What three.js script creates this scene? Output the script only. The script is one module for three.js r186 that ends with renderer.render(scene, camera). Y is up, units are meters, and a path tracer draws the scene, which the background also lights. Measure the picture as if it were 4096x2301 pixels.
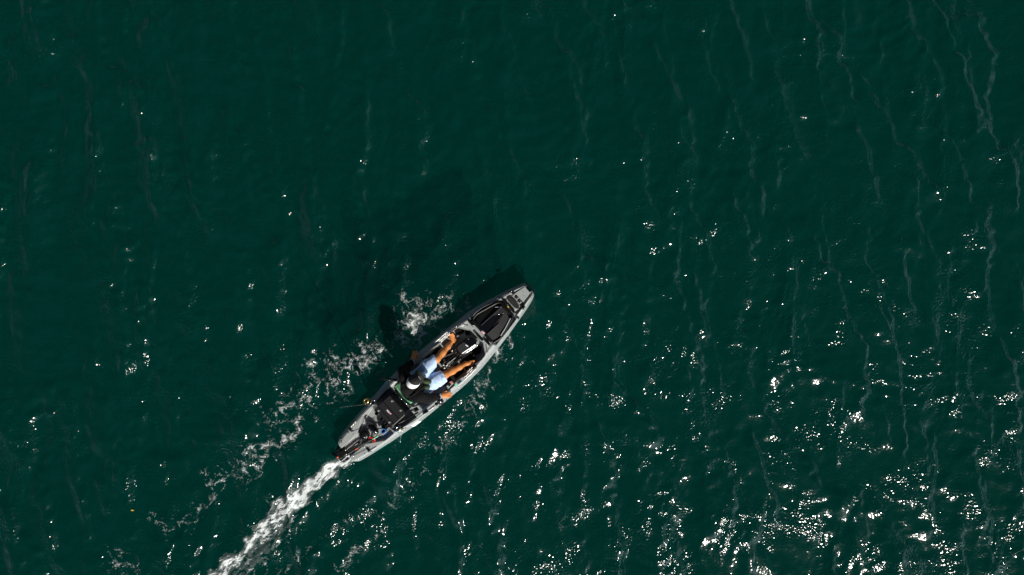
import * as THREE from 'three';
import { RoundedBoxGeometry } from 'three/addons/geometries/RoundedBoxGeometry.js';
import { mergeGeometries, mergeVertices } from 'three/addons/utils/BufferGeometryUtils.js';
import { createNoise2D, createNoise3D } from 'simplex-noise';

// ---------------------------------------------------------------- camera, sky, sun, exposure
const scene = new THREE.Scene();
const camera = new THREE.PerspectiveCamera(45, 1024 / 575, 0.1, 6000);
camera.position.set(0, 11, 0);
camera.up.set(0, 0, -1);
camera.lookAt(0, 0, 0);
scene.add(camera);
const renderer = new THREE.WebGLRenderer({ antialias: true });
renderer.toneMapping = THREE.LinearToneMapping;
renderer.toneMappingExposure = 0.92;
renderer.shadowMap.enabled = true;

const SUN_EL = 42 * Math.PI / 180;
const sunDir = new THREE.Vector3(0.5 * Math.cos(SUN_EL), Math.sin(SUN_EL), 0.866 * Math.cos(SUN_EL)).normalize();
const sun = new THREE.DirectionalLight(new THREE.Color().setRGB(1, 0.95, 0.87), 5);
sun.position.copy(sunDir).multiplyScalar(40);
sun.castShadow = true;
sun.shadow.mapSize.set(4096, 4096);
Object.assign(sun.shadow.camera, { left: -10, right: 10, top: 10, bottom: -10, near: 1, far: 90 });
scene.add(sun, sun.target);

{ // clear sky: deep blue overhead, pale towards the horizon, a broad glow of haze round the sun
  const W = 512, Hh = 256, d = new Float32Array(W * Hh * 4), v = new THREE.Vector3();
  for (let j = 0; j < Hh; j++) for (let i = 0; i < W; i++) {
    const el = ((j + 0.5) / Hh - 0.5) * Math.PI, az = ((i + 0.5) / W - 0.5) * 2 * Math.PI;
    v.set(Math.cos(el) * Math.cos(az), Math.sin(el), Math.cos(el) * Math.sin(az));
    const e = Math.max(v.y, 0), low = Math.pow(1 - e, 5), c = Math.max(-1, Math.min(1, v.dot(sunDir))), g = Math.acos(c);
    const hg = Math.pow(1.64 - 1.6 * c, -1.5), haze = 1.15 * hg * low + 0.002 * hg, mie = 0.4 * Math.exp(-g / 0.14); // forward scattering haze
    const o = (j * W + i) * 4;
    d[o] = 0.006 + 0.03 * low + haze * 0.86 + mie; d[o + 1] = 0.016 + 0.10 * low + haze + mie * 0.95; d[o + 2] = 0.040 + 0.17 * low + haze * 1.06 + mie * 0.86; d[o + 3] = 1;
  }
  const t = new THREE.DataTexture(d, W, Hh, THREE.RGBAFormat, THREE.FloatType);
  t.mapping = THREE.EquirectangularReflectionMapping; t.magFilter = t.minFilter = THREE.LinearFilter; t.needsUpdate = true;
  scene.background = t; scene.environment = t;
}

// ---------------------------------------------------------------- helpers
function rng(seed) { let s = seed >>> 0; return () => { s = (s + 0x6D2B79F5) | 0; let t = Math.imul(s ^ (s >>> 15), 1 | s); t = (t + Math.imul(t ^ (t >>> 7), 61 | t)) ^ t; return ((t ^ (t >>> 14)) >>> 0) / 4294967296; }; }
const N2 = createNoise2D(rng(11)), N2b = createNoise2D(rng(29)), N3 = createNoise3D(rng(5));
const ss = (a, b, x) => { const t = Math.min(1, Math.max(0, (x - a) / (b - a))); return t * t * (3 - 2 * t); };
const mix = (a, b, t) => a + (b - a) * t;
const V = (x, y, z) => new THREE.Vector3(x, y, z);
const lin = (r, g, b) => new THREE.Color().setRGB(r, g, b);
function mat(c, roughness = 0.7, o = {}) { return new THREE.MeshPhysicalMaterial({ color: Array.isArray(c) ? lin(...c) : c, roughness, ...o }); }
function texture(size, fn, srgb, float) { // fn(i, j) -> [r, g, b] in 0..1
  const d = float ? new Float32Array(size * size * 4) : new Uint8Array(size * size * 4);
  for (let j = 0; j < size; j++) for (let i = 0; i < size; i++) {
    const c = fn(i / size, j / size), o = (j * size + i) * 4, k = float ? 1 : 255;
    d[o] = c[0] * k; d[o + 1] = c[1] * k; d[o + 2] = c[2] * k; d[o + 3] = k;
  }
  const t = new THREE.DataTexture(d, size, size, THREE.RGBAFormat, float ? THREE.FloatType : THREE.UnsignedByteType);
  t.wrapS = t.wrapT = THREE.RepeatWrapping; t.magFilter = t.minFilter = THREE.LinearFilter;
  if (srgb) t.colorSpace = THREE.SRGBColorSpace;
  t.needsUpdate = true; return t;
}
// noise that repeats after 1 in both directions, with n cells a side
function tile(n, seed) {
  const r = rng(seed), a = new Float32Array(n * n * 2);
  for (let i = 0; i < n * n; i++) { const t = r() * Math.PI * 2; a[i * 2] = Math.cos(t); a[i * 2 + 1] = Math.sin(t); }
  return (u, v) => {
    const x = u * n, y = v * n, x0 = Math.floor(x), y0 = Math.floor(y), fx = x - x0, fy = y - y0;
    const g = (i, j) => { const o = ((((y0 + j) % n + n) % n) * n + (((x0 + i) % n + n) % n)) * 2; return a[o] * (fx - i) + a[o + 1] * (fy - j); };
    const sx = fx * fx * fx * (fx * (fx * 6 - 15) + 10), sy = fy * fy * fy * (fy * (fy * 6 - 15) + 10);
    return mix(mix(g(0, 0), g(1, 0), sx), mix(g(0, 1), g(1, 1), sx), sy) * 1.5;
  };
}

// the boat's own axes: u forward, y up, v to starboard
const TH = 0.7349, BO = [-1.145, 1.263];
const toWorld = (u, y, v) => V(BO[0] + u * Math.cos(TH) + v * Math.sin(TH), y, BO[1] - u * Math.sin(TH) + v * Math.cos(TH));
const toBoat = (x, z) => { const X = x - BO[0], Z = z - BO[1]; return [X * Math.cos(TH) - Z * Math.sin(TH), X * Math.sin(TH) + Z * Math.cos(TH)]; };
const PORT = [[-1.93, .222], [-1.905, .243], [-1.67, .285], [-1.40, .322], [-1.12, .355], [-.85, .39], [-.55, .41], [-.2, .41], [.13, .395], [.45, .38], [.70, .36], [.94, .345], [1.16, .305], [1.42, .24], [1.64, .18], [1.80, .125], [1.87, .102], [1.895, .075]];
const STBD = [[-1.93, .228], [-1.905, .25], [-1.67, .30], [-1.40, .35], [-1.12, .385], [-.85, .425], [-.55, .445], [-.2, .46], [.13, .472], [.45, .458], [.70, .425], [.94, .385], [1.16, .345], [1.42, .289], [1.64, .238], [1.80, .19], [1.87, .155], [1.895, .118]];
function look(tb, u) { // Catmull-Rom through the table
  let i = 0; while (i < tb.length - 2 && tb[i + 1][0] < u) i++;
  const p = (k) => tb[Math.min(tb.length - 1, Math.max(0, k))], a = p(i), b = p(i + 1), t = Math.min(1, Math.max(0, (u - a[0]) / (b[0] - a[0])));
  const m0 = i === 0 ? (b[1] - a[1]) / (b[0] - a[0]) : (b[1] - p(i - 1)[1]) / (b[0] - p(i - 1)[0]), m1 = i + 2 >= tb.length ? (b[1] - a[1]) / (b[0] - a[0]) : (p(i + 2)[1] - a[1]) / (p(i + 2)[0] - a[0]);
  const h = b[0] - a[0], t2 = t * t, t3 = t2 * t;
  return (2 * t3 - 3 * t2 + 1) * a[1] + (t3 - 2 * t2 + t) * h * m0 + (-2 * t3 + 3 * t2) * b[1] + (t3 - t2) * h * m1;
}
const inHull = (u, v, m = 0) => u > -1.93 - m && u < 1.89 + m && v > -look(PORT, u) - m && v < look(STBD, u) + m;

// ---------------------------------------------------------------- water
const WAVES = [];
{
  const r = rng(77), gauss = () => (r() + r() + r() + r() - 2) * 0.87;
  const put = (n, l0, l1, dir, spread, slope) => {
    for (let i = 0; i < n; i++) {
      const l = l0 * Math.pow(l1 / l0, (i + r()) / n), k = 2 * Math.PI / l, a = dir + gauss() * spread;
      WAVES.push([k * Math.cos(a), k * Math.sin(a), slope * Math.sqrt(2 / n) / k, r() * 6.283, l]);
    }
  };
  put(10, 1.4, 3.4, -0.22, 0.40, 0.055);
  put(34, 0.34, 1.1, -0.20, 0.28, 0.155);
  put(26, 0.11, 0.34, -0.1, 0.50, 0.085);
  put(18, 0.13, 0.42, 1.45, 0.45, 0.060);
}
// wake ridges: [start u, start v, slope dv/du aft, height, width]
const RIDGES = [[1.0, .44, .10, .022, .08], [-0.6, .55, .13, .034, .08], [-1.0, .80, .22, .030, .10], [-1.9, .18, .07, .03, .07], [0.9, -.45, -.24, .022, .12], [-0.4, -.75, -.27, .020, .14]];
const FRONTS = [[0.86, 0.24, 3.1, 0.056], [0.55, 0.16, 17.7, 0.033], [0.70, 0.32, 31.3, 0.046]]; // spacing, lean, seed, height
function wave(x, z, out) { // height and the crests' sideways pull
  const gx = 0.30 * N2b(x * 0.5, z * 0.35), gz = 0.30 * N2b(x * 0.5 + 40, z * 0.35), group = 0.75 + 0.45 * N2(x * 0.42 + 9, z * 0.30 - 3);
  let h = 0, dx = 0, dz = 0;
  const X = x + gx, Z = z + gz;
  for (const w of WAVES) {
    const p = w[0] * X + w[1] * Z + w[3], s = Math.sin(p), c = w[2] * Math.cos(p), q = 0.75 / Math.hypot(w[0], w[1]);
    h += w[2] * s; dx += w[0] * q * c; dz += w[1] * q * c;
  }
  // steep little fronts that face right, in long wavering lines down the picture
  let front = 0;
  for (const [l, lean, o, hgt] of FRONTS) {
    const ph = (x - lean * z) / l + 0.40 * N2(x * 0.35 + o, z * 0.30) + 0.12 * N2b(x * 1.3, z * 1.1 + o) + 0.05 * N2(x * 3.1, z * 4.2 + o), s = ph - Math.floor(ph), id = Math.floor(ph);
    const m = ss(-0.3, 0.5, N2(id * 3.7 + o, z * 0.38) + 0.3 * N2b(x * 2 + o, z * 1.6));
    front += hgt * m * (s < 0.86 ? ss(0, 0.95, s / 0.86) : Math.max(0, 1 - (s - 0.86) / 0.13));
  }
  h = h * group + front;
  const [u, v] = toBoat(x, z);
  for (const [u0, v0, m, a, w] of RIDGES) {
    const aft = u0 - u;
    if (aft > 0) { const d = (v - (v0 + m * aft + 0.05 * N2(u * 1.3, v0 * 7))) / (w * (1 + 0.12 * aft)); h += a * Math.exp(-d * d) * ss(0, 0.7, aft) * Math.exp(-aft * 0.22); }
  }
  const calm = inHull(u, v, -0.04) ? 0.25 : 1, f = Math.exp(-Math.max(0, Math.abs(x) - 9.2, Math.abs(z) - 5.6) / 1.6) * calm;
  if (out) { out[0] = dx * group * f; out[1] = dz * group * f; }
  return h * f;
}
function axis(half, step) {
  const a = []; for (let x = 0; x < half; x += step) a.push(x);
  let x = half, s = step; while (x < 1500) { a.push(x); s *= 1.28; x += s; }
  a.push(1500);
  return [...a.slice(1).reverse().map((q) => -q), ...a];
}
let waterMat;
{
  const xs = axis(9.2, 0.022), zs = axis(5.6, 0.022), nx = xs.length, nz = zs.length;
  const p = new Float32Array(nx * nz * 3), uv = new Float32Array(nx * nz * 2), o2 = [0, 0];
  for (let j = 0; j < nz; j++) for (let i = 0; i < nx; i++) {
    const o = j * nx + i, y = wave(xs[i], zs[j], o2);
    p[o * 3] = xs[i] + o2[0]; p[o * 3 + 1] = y; p[o * 3 + 2] = zs[j] + o2[1];
    uv[o * 2] = xs[i] / 6.1; uv[o * 2 + 1] = -zs[j] / 6.1;
  }
  const idx = new Uint32Array((nx - 1) * (nz - 1) * 6); let q = 0;
  for (let j = 0; j < nz - 1; j++) for (let i = 0; i < nx - 1; i++) { const a = j * nx + i, b = a + 1, c = a + nx, d = c + 1; idx[q++] = a; idx[q++] = c; idx[q++] = b; idx[q++] = b; idx[q++] = c; idx[q++] = d; }
  const g = new THREE.BufferGeometry();
  g.setAttribute('position', new THREE.BufferAttribute(p, 3)); g.setAttribute('uv', new THREE.BufferAttribute(uv, 2)); g.setIndex(new THREE.BufferAttribute(idx, 1)); g.computeVertexNormals();
  // ripples finer than the mesh: a height field turned into slopes
  const S = 2048, T = 6.1, hf = new Float32Array(S * S), n1 = tile(30, 1), n2 = tile(96, 2), n3 = tile(210, 3), n4 = tile(290, 4), m1 = tile(9, 6), m2 = tile(23, 7);
  for (let j = 0; j < S; j++) for (let i = 0; i < S; i++) {
    const u = i / S, v = j / S, e = n1(u, v), patch = 0.35 + 0.95 * ss(-0.3, 0.5, m1(u, v) + 0.7 * m2(u, v)), a = u + 0.004 * e, b = v + 0.004 * n1(v, u);
    hf[j * S + i] = 0.0070 * e + patch * (0.0029 * (1 - 2 * Math.abs(n2(a, b))) + 0.0019 * n3(a, b) + 0.0006 * n4(u, v));
  }
  const nm = new Float32Array(S * S * 4), px = T / S;
  for (let j = 0; j < S; j++) for (let i = 0; i < S; i++) {
    const sx = (hf[j * S + (i + 1) % S] - hf[j * S + (i + S - 1) % S]) / (2 * px), sy = (hf[((j + 1) % S) * S + i] - hf[((j + S - 1) % S) * S + i]) / (2 * px), l = 1 / Math.sqrt(1 + sx * sx + sy * sy), o = (j * S + i) * 4;
    nm[o] = 0.5 - 0.5 * sx * l; nm[o + 1] = 0.5 - 0.5 * sy * l; nm[o + 2] = 0.5 + 0.5 * l; nm[o + 3] = 1;
  }
  const rip = new THREE.DataTexture(nm, S, S, THREE.RGBAFormat, THREE.FloatType); rip.wrapS = rip.wrapT = THREE.RepeatWrapping; rip.magFilter = rip.minFilter = THREE.LinearFilter; rip.needsUpdate = true;
  waterMat = mat([0.01, 0.72, 0.60], 0.13, { ior: 1.33, normalMap: rip, transmission: 0.983, thickness: 0 });
  // the murk below: thin veils of suspended matter, each one scattering part of the light
  [[0.32, 0.13], [0.75, 0.18], [1.3, 0.26], [2.0, 1]].forEach(([d, opacity], i) => {
    const body = new THREE.Mesh(new THREE.PlaneGeometry(3000, 3000).rotateX(-Math.PI / 2).translate(0, -d, 0), mat([0.004, 0.041, 0.044], 1, { specularIntensity: 0, ...(opacity < 1 && { transparent: true, opacity }) }));
    body.name = 'water_depth' + (i ? '_00' + i : ''); body.receiveShadow = true; body.userData = { kind: 'structure', label: 'murky dark green depth of the open water', category: 'water' };
    scene.add(body);
  });
  const w = new THREE.Mesh(g, waterMat); w.name = 'water'; w.receiveShadow = true; w.castShadow = true; w.userData = { kind: 'structure', label: 'dark green open water with small wind ripples', category: 'water' };
  scene.add(w);
}

// ---------------------------------------------------------------- foam on the water
const foamMat = mat([0.80, 0.84, 0.84], 0.85, { vertexColors: true, transparent: true });
const fbm = (x, z) => N2(x, z) * 0.55 + N2b(x * 2.1, z * 2.1) * 0.3 + N2(x * 4.3 + 7, z * 4.3) * 0.15;
function foam(name, label, strokes, look_) {
  const step = 0.0085; let x0 = 9, x1 = -9, z0 = 9, z1 = -9;
  for (const s of strokes) { const r = Math.max(s[4], s[5]) * 1.7; x0 = Math.min(x0, s[0] - r, s[2] - r); x1 = Math.max(x1, s[0] + r, s[2] + r); z0 = Math.min(z0, s[1] - r, s[3] - r); z1 = Math.max(z1, s[1] + r, s[3] + r); }
  const nx = Math.ceil((x1 - x0) / step), nz = Math.ceil((z1 - z0) / step), A = new Float32Array(nx * nz);
  for (let j = 0; j < nz; j++) for (let i = 0; i < nx; i++) {
    const x = x0 + i * step, z = z0 + j * step, wx = x + 0.07 * N2(x * 3, z * 3), wz = z + 0.07 * N2b(x * 3, z * 3 + 9);
    let D = 0;
    for (const s of strokes) {
      const ex = s[2] - s[0], ez = s[3] - s[1], t = Math.min(1, Math.max(0, ((wx - s[0]) * ex + (wz - s[1]) * ez) / (ex * ex + ez * ez)));
      const dd = Math.hypot(wx - s[0] - t * ex, wz - s[1] - t * ez) / mix(s[4], s[5], t);
      if (dd < 1.7) D = Math.max(D, mix(s[6], s[7], t) * Math.exp(-dd * dd * 1.1));
    }
    if (D < 0.03) continue;
    const [bu, bv] = toBoat(x, z); if (inHull(bu, bv, -0.03)) continue;
    A[j * nx + i] = look_(D, x, z, bu, bv);
  }
  const P = [], C = [], I = [], at = new Int32Array(nx * nz).fill(-1), o2 = [0, 0];
  const vert = (i, j) => {
    const k = j * nx + i; if (at[k] >= 0) return at[k];
    const x = x0 + i * step, z = z0 + j * step, a = Math.max(0, Math.min(1, A[k])), y = wave(x, z, o2);
    P.push(x + o2[0], y + 0.003 + 0.014 * a, z + o2[1]); C.push(1, 1, 1, a); return (at[k] = P.length / 3 - 1);
  };
  for (let j = 0; j < nz - 1; j++) for (let i = 0; i < nx - 1; i++) {
    const k = j * nx + i; if (Math.max(A[k], A[k + 1], A[k + nx], A[k + nx + 1]) < 0.04) continue;
    const a = vert(i, j), b = vert(i + 1, j), c = vert(i, j + 1), d = vert(i + 1, j + 1); I.push(a, c, b, b, c, d);
  }
  const g = new THREE.BufferGeometry(); g.setAttribute('position', new THREE.Float32BufferAttribute(P, 3)); g.setAttribute('color', new THREE.Float32BufferAttribute(C, 4)); g.setIndex(I); g.computeVertexNormals();
  const m = new THREE.Mesh(g, foamMat); m.name = name; m.castShadow = m.receiveShadow = true; m.userData = { label, category: 'foam', kind: 'stuff' }; scene.add(m);
}
const lace = (x, z) => { // thin connected strands with holes between, down to single bubbles
  const wx = x + 0.05 * N2b(x * 5, z * 5) + 0.018 * N2(x * 17, z * 17), wz = z + 0.05 * N2(x * 5 + 8, z * 5) + 0.018 * N2b(x * 17, z * 17 + 4);
  const a = 1 - Math.abs(N2(wx * 3.4, wz * 3.4)) * 2.0, b = 1 - Math.abs(N2b(wx * 7.8, wz * 7.8 + 5)) * 1.9, c = 1 - Math.abs(N2(wx * 17, wz * 17 + 2)) * 1.7, d = N2b(x * 44, z * 44);
  return 0.36 * a + 0.34 * b + 0.26 * c + 0.16 * d;
};
foam('prop_wash_foam', 'dense white trail of foam churned up behind the motor', [
  [-2.58, 2.64, -2.82, 2.86, 0.112, 0.112, 0.95, 1.1], [-2.82, 2.86, -3.07, 3.05, 0.103, 0.103, 1.1, 1.15], [-3.07, 3.05, -3.42, 3.37, 0.103, 0.163, 1.15, 1], [-3.42, 3.37, -3.7, 3.57, 0.163, 0.181, 1, 0.9], [-3.7, 3.57, -3.99, 3.91, 0.181, 0.129, 0.9, 0.95], [-3.99, 3.91, -4.33, 4.26, 0.129, 0.12, 0.95, 0.9], [-4.33, 4.26, -4.68, 4.56, 0.12, 0.112, 0.9, 0.85], [-4.68, 4.56, -5.5, 5.3, 0.112, 0.138, 0.85, 0.6],
  [-3.45, 3.44, -3.77, 3.88, .22, .30, .40, .42], [-3.77, 3.88, -4.08, 4.26, .30, .30, .42, .40], [-4.08, 4.26, -4.6, 4.9, .30, .32, .40, .3]],
  (D, x, z) => {
    const p = -0.742 * x + 0.670 * z, q = 0.670 * x + 0.742 * z, L = lace(p * 0.75, q * 1.5), f = fbm(p * 5, q * 11);
    return Math.max(0.30 * ss(0.12, 0.8, D) * (0.55 + 0.6 * f), ss(0.34, 0.98, D * 1.0 + 0.66 * (L - 0.42) + 0.48 * f - 0.06) * 0.98);
  });
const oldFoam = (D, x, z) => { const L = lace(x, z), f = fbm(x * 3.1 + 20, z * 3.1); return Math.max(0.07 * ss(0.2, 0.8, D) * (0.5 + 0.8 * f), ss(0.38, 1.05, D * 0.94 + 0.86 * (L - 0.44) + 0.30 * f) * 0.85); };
foam('bow_wave_foam', 'lacy white foam drifting off the port side of the kayak', [
  [-0.59, 0.26, -1, 0.31, 0.135, 0.284, 0.582, 0.533], [-1, 0.31, -1.18, 0.48, 0.284, 0.338, 0.533, 0.485], [-1.18, 0.48, -1.47, 0.67, 0.338, 0.311, 0.485, 0.601], [-1.56, 0.14, -1.56, 0.42, 0.135, 0.378, 0.485, 0.621], [-1.56, 0.42, -1.53, 0.67, 0.405, 0.405, 0.679, 0.825], [-1.53, 0.67, -1.81, 0.77, 0.378, 0.176, 0.757, 0.582],
  [-1.81, 0.7, -2.07, 0.99, 0.149, 0.257, 0.485, 0.533], [-2.07, 0.99, -2.25, 1.11, 0.257, 0.284, 0.533, 0.582], [-2.25, 1.11, -2.7, 1.24, 0.284, 0.311, 0.582, 0.533], [-2.7, 1.24, -3.07, 1.33, 0.311, 0.311, 0.533, 0.485], [-2.25, 1.14, -2.41, 1.27, 0.216, 0.176, 0.757, 0.582],
  [-3.07, 1.36, -2.7, 1.65, 0.311, 0.216, 0.485, 0.485], [-2.7, 1.65, -2.85, 1.74, 0.216, 0.176, 0.485, 0.388], [-3.26, 1.74, -3.7, 1.99, 0.311, 0.338, 0.388, 0.485], [-3.7, 1.99, -3.45, 2.06, 0.338, 0.203, 0.485, 0.485]], oldFoam);
foam('drifting_foam', 'broken specks of old foam trailing away left of the wake', [
  [-3.42, 2.28, -3.7, 2.47, 0.176, 0.149, 0.621, 0.601], [-3.7, 2.47, -4.08, 2.53, 0.149, 0.176, 0.582, 0.533], [-4.08, 2.53, -4.4, 2.78, 0.176, 0.189, 0.533, 0.485], [-3.77, 2.62, -4.21, 2.97, 0.203, 0.216, 0.466, 0.504], [-4.21, 2.97, -4.71, 3, 0.216, 0.203, 0.504, 0.436], [-4.71, 3, -4.77, 3.38, 0.203, 0.189, 0.436, 0.504], [-4.77, 3.38, -5.4, 3.82, 0.135, 0.176, 0.485, 0.369], [-5.4, 3.82, -5.72, 3.69, 0.176, 0.135, 0.369, 0.349], [-6.28, 4.26, -6.03, 4.42, 0.176, 0.189, 0.485, 0.533], [-6.03, 4.42, -6.1, 4.58, 0.189, 0.121, 0.533, 0.436]], oldFoam);
foam('starboard_spray_glints', 'strip of white spray curling off the starboard bow, trailing into painted sun glint streaks', [
  [.0, .76, -.16, 1.02, .06, .12, .75, .8], [-.16, 1.02, -.3, 1.27, .12, .13, .8, .58], [-.14, .99, -.46, 1.55, .09, .19, .5, .46], [-.46, 1.55, -.68, 1.99, .19, .21, .46, .4], [-.68, 1.99, -.87, 2.25, .21, .18, .42, .38], [-.87, 2.25, -1.6, 3.05, .18, .22, .38, .30], [-1.6, 3.05, -2.2, 3.7, .20, .16, .30, .34], [-2.57, 3.57, -3.3, 4.2, .10, .14, .34, .38], [-3.3, 4.2, -3.9, 4.75, .14, .14, .38, .34], [-2.1, 3.85, -2.9, 4.65, .13, .16, .38, .40]], oldFoam);  // aft strokes are faint foam standing in for glint streaks along the wake

// ---------------------------------------------------------------- building things in the boat's axes
const taken = {};
const numbered = (n) => { const k = (taken[n] = (taken[n] ?? -1) + 1); return k ? n + '_' + String(k).padStart(3, '0') : n; };
function thing(name, label, category, base, group) {
  const o = new THREE.Group(); o.name = numbered(name); o.position.copy(toWorld(...base)); o.rotation.y = TH; o.userData = { label, category, ...(group && { group }) };
  o.base = base; scene.add(o); return o;
}
function add(parent, name, geo, material, label) { // geometry is given in the boat's axes
  let t = parent; while (!t.base) t = t.parent;
  const g = Array.isArray(geo) ? mergeGeometries(geo.map((q) => { const c = q.index ? q.toNonIndexed() : q; for (const k of Object.keys(c.attributes)) if (!['position', 'normal', 'uv'].includes(k)) c.deleteAttribute(k); return c; })) : geo;
  g.translate(-t.base[0], -t.base[1], -t.base[2]);
  const m = new THREE.Mesh(g, material); m.name = name; m.castShadow = m.receiveShadow = true; if (label) m.userData.label = label; parent.add(m); return m;
}
const bx = (u, y, v, lu, ly, lv, r = 0.006, turn = 0) => new RoundedBoxGeometry(lu, ly, lv, 2, Math.min(r, lu / 2.01, ly / 2.01, lv / 2.01)).rotateY(turn).translate(u, y, v);
const P3 = (a) => a.map((p) => V(...p));
const tube = (pts, r, n = 24, closed = false, tension = 0.5) => new THREE.TubeGeometry(new THREE.CatmullRomCurve3(P3(pts), closed, 'catmullrom', tension), n, r, 8, closed);
const rod = (a, b, r0, r1 = r0, n = 12) => { const A = V(...a), B = V(...b), d = B.clone().sub(A), g = new THREE.CylinderGeometry(r1, r0, d.length(), n); g.applyQuaternion(new THREE.Quaternion().setFromUnitVectors(V(0, 1, 0), d.clone().normalize())); return g.translate((A.x + B.x) / 2, (A.y + B.y) / 2, (A.z + B.z) / 2); };
const lathe = (prof, u, y, v, n = 28) => new THREE.LatheGeometry(prof.map((p) => new THREE.Vector2(...p)), n).translate(u, y, v);
const slab = (poly, y0, y1, bevel = 0.004) => {
  const s = new THREE.Shape(poly.map(([u, v]) => new THREE.Vector2(u, -v))), b = Math.min(bevel, (y1 - y0) / 2.2);
  return new THREE.ExtrudeGeometry(s, { depth: y1 - y0 - 2 * b, bevelEnabled: true, bevelThickness: b, bevelSize: b, bevelOffset: -b, bevelSegments: 2, curveSegments: 6 }).rotateX(-Math.PI / 2).translate(0, y0 + b, 0);
};
const ball = (u, y, v, r, sy = 1, n = 14) => new THREE.SphereGeometry(r, n, n * 0.7 | 0).scale(1, sy, 1).translate(u, y, v);
const ring = (u, y, v, R, r, arc = Math.PI * 2) => new THREE.TorusGeometry(R, r, 8, 32, arc).rotateX(-Math.PI / 2).translate(u, y, v);

// ---------------------------------------------------------------- materials
const speck = (lo, hi, f, seed) => { const a = tile(f, seed), b = tile(f * 2.5 | 0, seed + 1); return texture(512, (u, v) => { const k = mix(lo, hi, ss(-0.5, 0.5, 0.6 * a(u, v) + 0.5 * b(u, v))); return [k, k, k]; }, false); };
const grainMap = speck(0.80, 1, 120, 50), blotch = speck(0.35, 1, 40, 60), pebble = speck(0, 1, 150, 70);
grainMap.repeat.set(2, 2); pebble.repeat.set(3, 3); blotch.repeat.set(4, 4);
const hullGrey = mat([0.345, 0.365, 0.36], 0.36, { map: grainMap, bumpMap: pebble, bumpScale: 0.0007 });
const ridgeGrey = hullGrey;
const blackPlastic = mat([0.005, 0.005, 0.0055], 0.34, { specularIntensity: 0.6 }), blackMatte = mat([0.006, 0.006, 0.0065], 0.85, { specularIntensity: 0.35 }), gloss = mat([0.004, 0.004, 0.0045], 0.12, { clearcoat: 1, clearcoatRoughness: 0.08 });
const rubber = mat([0.007, 0.007, 0.007], 0.7, { specularIntensity: 0.4 }), speckled = mat([0.030, 0.029, 0.030], 0.6, { specularIntensity: 0.35,  map: blotch, bumpMap: pebble, bumpScale: 0.0008 });
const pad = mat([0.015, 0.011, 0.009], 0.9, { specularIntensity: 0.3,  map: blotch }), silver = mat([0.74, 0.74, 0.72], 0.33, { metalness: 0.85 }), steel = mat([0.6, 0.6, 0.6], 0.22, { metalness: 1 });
const brass = mat([0.62, 0.46, 0.16], 0.25, { metalness: 0.9 }), yellow = mat([0.62, 0.44, 0.03], 0.5), red = mat([0.72, 0.02, 0.015], 0.4), orange = mat([0.75, 0.10, 0.03], 0.5), blue = mat([0.01, 0.13, 0.5], 0.35), mint = mat([0.18, 0.62, 0.38], 0.5), greyPlastic = mat([0.30, 0.32, 0.33], 0.4), white = mat([0.78, 0.78, 0.76], 0.6);

// ---------------------------------------------------------------- kayak
const sd = (u, v, poly) => { // signed distance to a polygon, negative inside
  let d = 1e9, s = 1;
  for (let i = 0, j = poly.length - 1; i < poly.length; j = i++) {
    const [ax, ay] = poly[i], [bx_, by] = poly[j], ex = bx_ - ax, ey = by - ay, wx = u - ax, wy = v - ay, t = Math.min(1, Math.max(0, (wx * ex + wy * ey) / (ex * ex + ey * ey)));
    d = Math.min(d, (wx - ex * t) ** 2 + (wy - ey * t) ** 2);
    if ((v >= ay) !== (v >= by) && u < ax + (wy / ey) * ex) s = -s;
  }
  return s * Math.sqrt(d);
};
const COCKPIT = [[.665, -.318], [.72, -.235], [.785, -.125], [.80, .16], [.69, .335], [.45, .365], [.22, .36], [-.2, .35], [-.45, .33], [-.60, .315], [-.60, -.265], [-.45, -.29], [-.1, -.31], [.23, -.315], [.5, -.325]];
const BRIDGE = [[-.80, -.15], [-.56, -.17], [-.56, .16], [-.80, .16]];
const WELL = [[-1.135, -.262], [-.735, -.31], [-.735, .335], [-1.04, .30], [-1.12, .285], [-1.16, .20], [-1.16, -.19]];
const AFT = [[-1.16, -.262], [-1.36, -.255], [-1.44, -.195], [-1.61, -.105], [-1.70, -.10], [-1.96, -.10], [-1.96, .10], [-1.70, .105], [-1.60, .115], [-1.42, .225], [-1.34, .275], [-1.16, .28]];
const SLOT = [[-1.67, -.095], [-1.97, -.095], [-1.97, .07], [-1.67, .07]];
const BOWBAY = [[.955, -.275], [1.15, -.268], [1.35, -.21], [1.41, -.16], [1.47, -.15], [1.475, .19], [1.43, .262], [1.2, .305], [1.0, .352], [.90, .345], [.885, .27], [.885, -.20]];
const BOWTOP = [[1.44, -.155], [1.66, -.115], [1.88, -.06], [1.93, -.05], [1.93, .10], [1.88, .12], [1.66, .165], [1.46, .20]];
const PLATE = [[1.665, -.082], [1.90, -.044], [1.90, .078], [1.665, .122]];
const NOTCH = [[1.855, -.034], [1.96, -.055], [1.96, .095], [1.852, .064]];
const SLIT = [[.80, -.10], [.85, -.10], [.862, .05], [.85, .132], [.80, .132], [.788, .02]];
const CUP = [[-.70, .19], [-.63, .205], [-.635, .27], [-.705, .255]], CUP2 = [[-.70, -.16], [-.63, -.17], [-.635, -.23], [-.705, -.22]];
const inset = (u, star) => 0.048 + (star ? 0.012 : 0.006) * ss(1.5, 0.8, u) * ss(-1.7, -1.1, u);
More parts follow.
